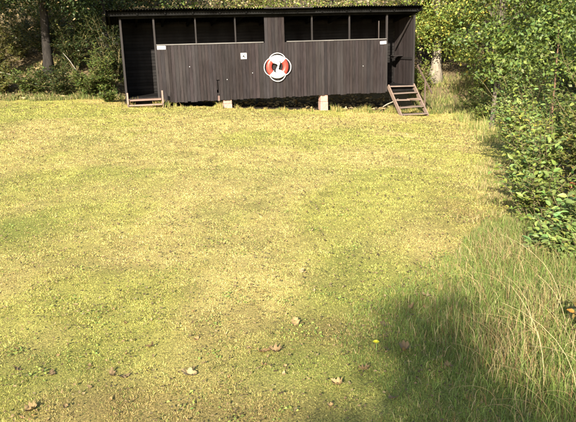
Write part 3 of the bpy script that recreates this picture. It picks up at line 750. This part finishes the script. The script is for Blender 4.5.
for (y0, y1, dn, hh, ww) in ((2.1, 3.2, 30000, .0145, .0019), (3.2, 4.6, 20000, .0145, .0024), (4.6, 7, 10500, .015, .0034), (7, 11, 4600, .017, .0050), (11, 20.5, 1500, .022, .008)):
    x, y = strip(y0, y1, dn)
    # mown tufts: thin out by noise so soil and thatch show between
    tu = NC.fbm(x, y, .11, 3); k = rng.random(len(x)) < .66+.8*sm(.30, .62, tu); x, y = x[k], y[k]
    f = (.80+.35*NB.fbm(x, y, .5, 3))*(.72+.62*sm(.35, .72, tu[k]))
    X.append(x); Y.append(y); Hh.append(.88*hh*f*rng.uniform(.5, 1.3, len(x))); Wd.append(1.12*ww*rng.uniform(.7, 1.3, len(x)))
X, Y, Hh, Wd = map(np.concatenate, (X, Y, Hh, Wd))
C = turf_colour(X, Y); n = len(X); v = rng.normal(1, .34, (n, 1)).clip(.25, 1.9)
dry = rng.random(n) < .20; C = C*v; C[dry] = np.array([.50, .38, .16])*rng.uniform(.45, 1.1, (dry.sum(), 1))
b2 = rng.random(n) < .08; C[b2] = np.array([.12, .085, .035])*rng.uniform(.5, 1.3, (b2.sum(), 1))
g2 = rng.random(n) < .16; C[g2] = np.array([.17, .235, .05])*rng.uniform(.6, 1.2, (g2.sum(), 1))
blades('lawn_grass', X, Y, Hh, Wd, C.clip(.01, .85), 1.3, M_GRASS, label='short sunlit yellow green mown grass of the lawn')

def scatter(n, cx, cy, sx, sy): return rng.normal(cx, sx, n), rng.normal(cy, sy, n)
# longer grass in the lower right, green below and straw on top
n = 66000
x = rng.uniform(.1, 3.4, n); y = rng.uniform(2.1, 5.6, n)
k = (x > np.where(y < 3.3, .36, .36)-.10*(y-2.3)+.32*(NA.fbm(x, y, .5, 3)-.5)*2 + np.where(y > 3.3, (y-3.3)*.72, 0)) & (np.abs(x) < .5*y+.35); x, y = x[k], y[k]; n = len(x)
ed = sm(0, .9, x-(.62-.25*(y-2.3)+np.where(y > 3.3, (y-3.3)*.72, 0)))
hh = (.030+.10*ed)*rng.uniform(.5, 1.4, n)
gcol = np.array([.14, .19, .042])*rng.normal(1, .25, (n, 1)).clip(.4, 1.7)
nb = NB.fbm(x, y, .4, 3); dk = rng.random(n) < .16+.52*ed*sm(.3, .75, nb); gcol[dk] = np.where((rng.random(dk.sum()) < .35)[:, None], np.array([.28, .17, .075]), np.array([.44, .345, .17]))*rng.uniform(.5, 1.1, (dk.sum(), 1))
hh *= .6+.9*nb
blades('long_grass', x, y, hh, .0026*rng.uniform(.7, 1.4, n), gcol, .6, M_GRASS, label='longer green and straw coloured grass in the shaded lower right')
# withered brown grass running up along the foot of the thicket
n = 17000; y = rng.uniform(3.8, 9.5, n); x = right_edge(y)+.05+rng.normal(0, .16, n)
k = NA.fbm(x, y, .4, 3) > .42; x, y = x[k], y[k]; n = len(x)
cc = np.array([.40, .30, .14])*rng.normal(1, .25, (n, 1)).clip(.4, 1.6); g = rng.random(n) < .45; cc[g] = np.array([.18, .22, .05])*rng.uniform(.6, 1.3, (g.sum(), 1))
blades('withered_grass', x, y, (.03+.07*NB.fbm(x, y, .4, 3))*rng.uniform(.4, 1.4, n), .004*rng.uniform(.6, 1.4, n), cc, .8, M_GRASS, label='withered brown grass along the foot of the right thicket')
# clover and small broad leaved weeds in the turf
nc = 70; yc = 2.2+6*rng.random(nc)**1.3; xc = rng.uniform(-1, 1, nc)*(.5*yc+.2); k = (xc < right_edge(yc)); xc, yc = xc[k], yc[k]; q = 26
x = (xc[:, None]+rng.normal(size=(len(xc), q))*.05).ravel(); y = (yc[:, None]+rng.normal(size=(len(xc), q))*.05).ravel(); n = len(x)
Nn = np.array([0, 0, 1.])+rng.normal(size=(n, 3))*.35; Dd = rng.normal(size=(n, 3)); Dd[:, 2] *= .2; L = .014*rng.uniform(.6, 1.5, n)
o = leaves('lawn_weeds', np.stack([x, y, surf_z(x, y)+.008+.008*rng.random(n)], 1), Dd, Nn, L, L*.7, jit((.22, .27, .06), n, .2, .08), M_GRASS, None, OVAL); tag(o, 'small clover and broad leaved weeds growing in the lawn', 'weeds', None, 'stuff')
# tall dead straws, arching
def straws(name, label, pts, seed, hrange=(.3, .6), wdt=.0016, dirn=(-.5, -.2), colr=(.46, .37, .20)):
    rn = random.Random(seed); m = MB()
    for (x, y) in pts:
        h = rn.uniform(*hrange); z = gz(x, y); a = rn.gauss(math.atan2(dirn[1], dirn[0]), 1.0); b = rn.uniform(.25, 1.15)
        g = rn.uniform(.6, 1.15); c = tuple(q*g for q in colr); P = []
        for i in range(8):
            t = i/7; P.append((x+math.cos(a)*h*b*t*t, y+math.sin(a)*h*b*t*t, z+h*(t-.32*b*t*t*t)))
        m.tube(P, [wdt*(1-.65*i/7)*rn.uniform(.9, 1.2) for i in range(8)], 4, c, cap=False)
    o = m.build(name, M_GRASS, None, smooth=True); tag(o, label, 'grass', None, 'stuff')
rs = random.Random(9)
straws('dry_straw', 'tall dry straw arching over the long grass at lower right', [(rs.uniform(1.0, 1.9)+.25*(yy-3), yy) for yy in [rs.uniform(2.3, 4.6) for _ in range(190)]], 10, (.10, .34), .0011, colr=(.44, .32, .15))
straws('dry_straw', 'long pale grass stalks crossing the lower right corner', [(1.30, 2.55), (1.2, 2.75), (1.42, 2.95), (1.5, 3.2), (1.25, 2.5), (1.6, 3.5), (1.35, 2.6), (1.0, 2.45), (1.55, 3.0), (1.7, 3.4), (1.28, 3.1)], 12, (.40, .62), .0019)
# weeds and unmown grass along the hut front
n = 15000; u = rng.uniform(-.3, 9.6, n); d = rng.normal(-.16, .16, n).clip(-.7, .7)
k = (d < .25) & (NA.fbm(u, d, .35, 3) > .40+.12*(d < -.35)); u, d = u[k], d[k]; n = len(u)
x = HX+u*cu-d*su; y = HY+u*su+d*cu
k = ~(((np.abs(u-2.89) < .2) | (np.abs(u-5.86) < .2)) & (d > -.6)); u, d = u[k], d[k]; x, y = x[k], y[k]; n = len(x)
hh = (.02+.20*sm(.35, .85, NB.fbm(u, d*.5, .4, 3))+.04*(u > 6))*rng.uniform(.3, 1.4, n)
cc = np.array([.44, .32, .12])*rng.normal(1, .25, (n, 1)).clip(.4, 1.7); g = (rng.random(n) < .42+.2*(u > 6)); cc[g] = np.array([.15, .19, .04])*rng.uniform(.6, 1.3, (g.sum(), 1))
blades('unmown_grass', x, y, hh, .007*rng.uniform(.6, 1.5, n), cc, .5, M_GRASS, label='unmown golden grass along the foot of the hut')
# tall golden grass at the wood edge, right of the steps
n = 30000; x = rng.uniform(3.9, 8.5, n); y = rng.uniform(12.5, 23.5, n)
k = (x > right_edge(y)-.5+rng.normal(0, .25, n)) & (NC.fbm(x, y, .8, 3) > .50); x, y = x[k], y[k]; n = len(x)
cc = np.array([.38, .31, .13])*rng.normal(1, .25, (n, 1)).clip(.4, 1.7); g = rng.random(n) < .60; cc[g] = np.array([.16, .20, .045])*rng.uniform(.6, 1.3, (g.sum(), 1))
blades('tall_grass', x, y, (.08+.30*NA.fbm(x, y, .9, 3))*rng.uniform(.4, 1.3, n), .008*rng.uniform(.6, 1.5, n), cc, .35, M_GRASS, label='tall golden grass at the wood edge right of the hut')
# ground cover at the wood edge on the left
n = 40000; x = rng.uniform(-12, 8.5, n); k = (x < -4.6) | (x > 4.3); x = x[k]; n = len(x); y = back_edge(x)+rng.uniform(-.25, 3.6, n)
k = NC.fbm(x, y, .7, 3) > .42; x, y = x[k], y[k]; n = len(x)
cc = np.array([.10, .13, .03])*rng.normal(1, .3, (n, 1)).clip(.4, 1.8); g = rng.random(n) < .3; cc[g] = np.array([.34, .27, .12])*rng.uniform(.5, 1.2, (g.sum(), 1))
blades('ground_cover', x, y, (.06+.22*NA.fbm(x, y, .6, 3))*rng.uniform(.4, 1.3, n), .011*rng.uniform(.6, 1.5, n), cc, .7, M_GRASS, label='low weeds and grass at the foot of the woods')
# leaf litter on the wooded slope, small bits on the lawn, leaves on the roof
def litter(name, label, x, y, z, s, colr, v=.3):
    n = len(x); N = np.array([0, -.15, 1.0])+rng.normal(size=(n, 3))*.35; D = rng.normal(size=(n, 3)); D[:, 2] *= .2
    L = s*rng.uniform(.5, 1.4, n); P = np.stack([x, y, z], 1)
    o = leaves(name, P, D, N, L, L*.62, jit(colr, n, v, .06), M_DRY, None, OVAL); tag(o, label, 'leaves', None, 'stuff')
n = 26000; x = rng.uniform(-16, 12, n); y = back_edge(x)+rng.uniform(.2, 16, n); k = (x < 3.8) | (y > back_edge(x)+4); x, y = x[k], y[k]
litter('leaf_litter', 'brown and tan fallen leaves covering the wooded slope', x, y, surf_z(x, y)+.03, .13, (.25, .19, .10))
n = 19000; y = 2.2+16.3*rng.random(n)**1.15; x = rng.uniform(-1, 1, n)*(.5*y+.3)
k = (x < right_edge(y)) & (rng.random(n) < .35+.9*NA.fbm(x, y, 1.2, 3)); x, y = x[k], y[k]
litter('lawn_debris', 'tiny brown leaf scraps sprinkled over the lawn', x, y, surf_z(x, y)+.022, .009+0*x+.0019*y, (.12, .085, .04), .5)
n = 260; u = rng.uniform(-.3, 8.8, n); d = rng.uniform(-.30, 1.6, n)
x = HX+u*cu-d*su; y = HY+u*su+d*cu; z = ZT+.215+.024-(d+.42)*(.315/2.17)
litter('roof_leaves', 'fallen leaves lying on the corrugated roof', x, y, z, .06, (.16, .12, .06))

# ------------------------------------------------------------------ single fallen leaves on the lawn
def lobed(sz, kind, seed):
    """curled lobed leaf with a ragged outline as a small thin mesh"""
    rn = random.Random(seed); out = []; n = 44
    ph = rn.uniform(-.3, .3); asym = rn.uniform(-.18, .18)
    for i in range(n):
        a = 2*math.pi*i/n
        if kind == 'oak':
            wv = .5+.5*math.cos(a*9+ph); x_ = .5-.5*math.cos(a)
            y_ = math.sin(a)*(.15+.13*wv+.10*math.sin(math.pi*x_)**2)
        else:
            wv = abs(math.cos(a*2.5+ph))**1.5; q = .22+.24*wv
            x_ = .5+q*math.cos(a)*1.05; y_ = q*math.sin(a)
        y_ *= 1+asym*math.copysign(1, math.sin(a)); k = rn.uniform(.86, 1.10)
        out.append((.5*sz+(x_-.5)*sz*k, y_*sz*k))
    cur = rn.uniform(.05, .40)*sz; tw = rn.uniform(-.8, .8); fold = rn.uniform(-.9, 1.4); wv1 = rn.uniform(5, 9)
    def zz(px, py):
        u_, v_ = px/sz, py/sz
        return sz*(fold*abs(v_)*.55+1.4*v_*v_+tw*(u_-.5)*v_+.05*math.sin(wv1*u_*2+v_*9))+cur*(u_-.5)**2*4
    m = MB(); c0 = rn.choice([(.28, .19, .085), (.31, .225, .11), (.17, .115, .055), (.27, .165, .07)])
    for ring in (1.0, .62, .28):
        for (px, py) in out:
            X_, Y_ = .5*sz+(px-.5*sz)*ring, py*ring; m.v.append((X_-.5*sz, Y_, zz(X_, Y_))); g = rn.uniform(.75, 1.2)*(.85 if ring == 1 else 1); m.c.append(tuple(q*g for q in c0))
    m.v.append((0, 0, zz(.5*sz, 0))); m.c.append(c0)
    for r_ in range(2):
        for i in range(n): j = (i+1) % n; m.f.append((r_*n+i, r_*n+j, (r_+1)*n+j, (r_+1)*n+i))
    for i in range(n): m.f.append((2*n+i, 2*n+(i+1) % n, 3*n))
    m.tube([(.42*sz, 0, zz(.92*sz, 0)), (.56*sz, .01*sz, cur*.8), (.70*sz, .03*sz, cur*.6)], .008*sz+.0004, 4, c0)
    return m
def fallen(label, px, py, sz, kind, seed, rz, tilt=(0, 0), group=None, lift=.020):
    m = lobed(sz, kind, seed); o = m.build('fallen_leaf', M_DRY, None, smooth=True)
    o.location = (px, py, gz(px, py)+lift); o.rotation_euler = (R(tilt[0]), R(tilt[1]), rz); tag(o, label, 'leaf', group)
def lawn_xy(px, py):
    d = rt2*(px-288)/FPX - up2*(py-211)/FPX + fw; t = -CAM_H/d.z
    for _ in range(3): t = (gz(d.x*t, d.y*t)-CAM_H)/d.z
    return d.x*t, d.y*t
FL = [(265, 352, .085, 'oak', 'curled pale brown leaf, left one of a touching pair near the front'), (276, 353, .075, 'oak', 'curled pale brown leaf, right one of a touching pair near the front'), (263, 366, .04, 'oak', 'small dark scrap of leaf just below the touching pair'),
      (296, 324, .08, 'oak', 'single tan leaf on the bare brownish patch'), (112, 375, .055, 'oak', 'dark curled leaf at the left end of a small heap'), (124, 377, .065, 'oak', 'pale curled leaf at the right end of a small heap'), (188, 375, .085, 'oak', 'orange brown leaf between the heap and the touching pair'),
      (30, 411, .08, 'oak', 'pale crumpled leaf at the lower left corner'), (53, 374, .06, 'oak', 'upright tan leaf near the left photo edge'), (90, 367, .045, 'oak', 'small dark twisted leaf left of the heap'),
      (404, 355, .10, 'oak', 'large brown crumpled leaf in the shaded grass'), (338, 386, .07, 'oak', 'ragged brown leaf below the yellow flower'), (364, 371, .06, 'oak', 'pale brown leaf just below left of the yellow flower'), (384, 326, .08, 'oak', 'rusty brown leaf above right of the yellow flower'),
      (448, 372, .055, 'oak', 'small pink brown leaf deep in the shaded grass'), (393, 404, .05, 'oak', 'tiny pale leaf at the bottom of the shaded grass'), (331, 408, .04, 'oak', 'small yellow tan leaf near the bottom centre'), (150, 348, .055, 'oak', 'small dark leaf above the heap'),
      (18, 370, .05, 'oak', 'small tan leaf by the left photo edge'), (302, 272, .06, 'oak', 'brown leaf in the middle of the lawn left of centre line'), (425, 300, .08, 'oak', 'tan leaf at the top of the shaded patch'), (196, 340, .04, 'oak', 'small leaf above the orange brown leaf'), (412, 312, .06, 'oak', 'small rusty leaf at the edge of the shaded patch')]
for i, (px, py, s, k, lb) in enumerate(FL):
    X_, Y_ = lawn_xy(px, py); lf = .007 if px < 390 else .03
    fallen(lb, X_, Y_, s, k, i, random.uniform(0, 6.28), (random.uniform(-25, 25), random.uniform(-25, 25)), 'fallen leaves lying on the lawn', lf)
for i in range(170):
    yy = 2.5+11*random.random()**1.5; xx = random.uniform(-.48, .30)*yy
    if xx > right_edge(yy): continue
    fallen('small dry brown leaf lying flat in the short lawn grass', xx, yy, random.uniform(.013, .030)+.0016*yy, 'oak', 100+i, random.uniform(0, 6.28), (random.uniform(-30, 30), random.uniform(-30, 30)), 'small dry leaves scattered over the lawn', .008)
# yellow flower
def flower(px, py):
    x, y = lawn_xy(px, py+6); r = empty('yellow_flower', (x, y, gz(x, y))); tag(r, 'single bright yellow flower at the edge of the shaded grass', 'flower')
    m = MB(); m.tube([(0, 0, -.005), (.004, .002, .025), (.001, 0, .05)], .0014, 5, (.25, .35, .1)); m.build('stem', M_GRASS, r)
    m = MB(); rn = random.Random(4)
    for k in range(46):
        a = k*2.4; q = (k/46)**.5; rad = .004+.016*q; zz = .050+.010*(1-q); wd = .0035
        ca, sa = math.cos(a), math.sin(a); i = len(m.v)
        m.v += [(ca*.002-sa*wd/2, sa*.002+ca*wd/2, .050), (ca*.002+sa*wd/2, sa*.002-ca*wd/2, .050), (ca*rad+sa*wd/2, sa*rad-ca*wd/2, zz+.004), (ca*rad-sa*wd/2, sa*rad+ca*wd/2, zz+.004)]
        m.f.append((i, i+1, i+2, i+3)); m.c += [(.66, .62, .05)]*4
    m.build('petals', M_DRY, r)
flower(376, 345)
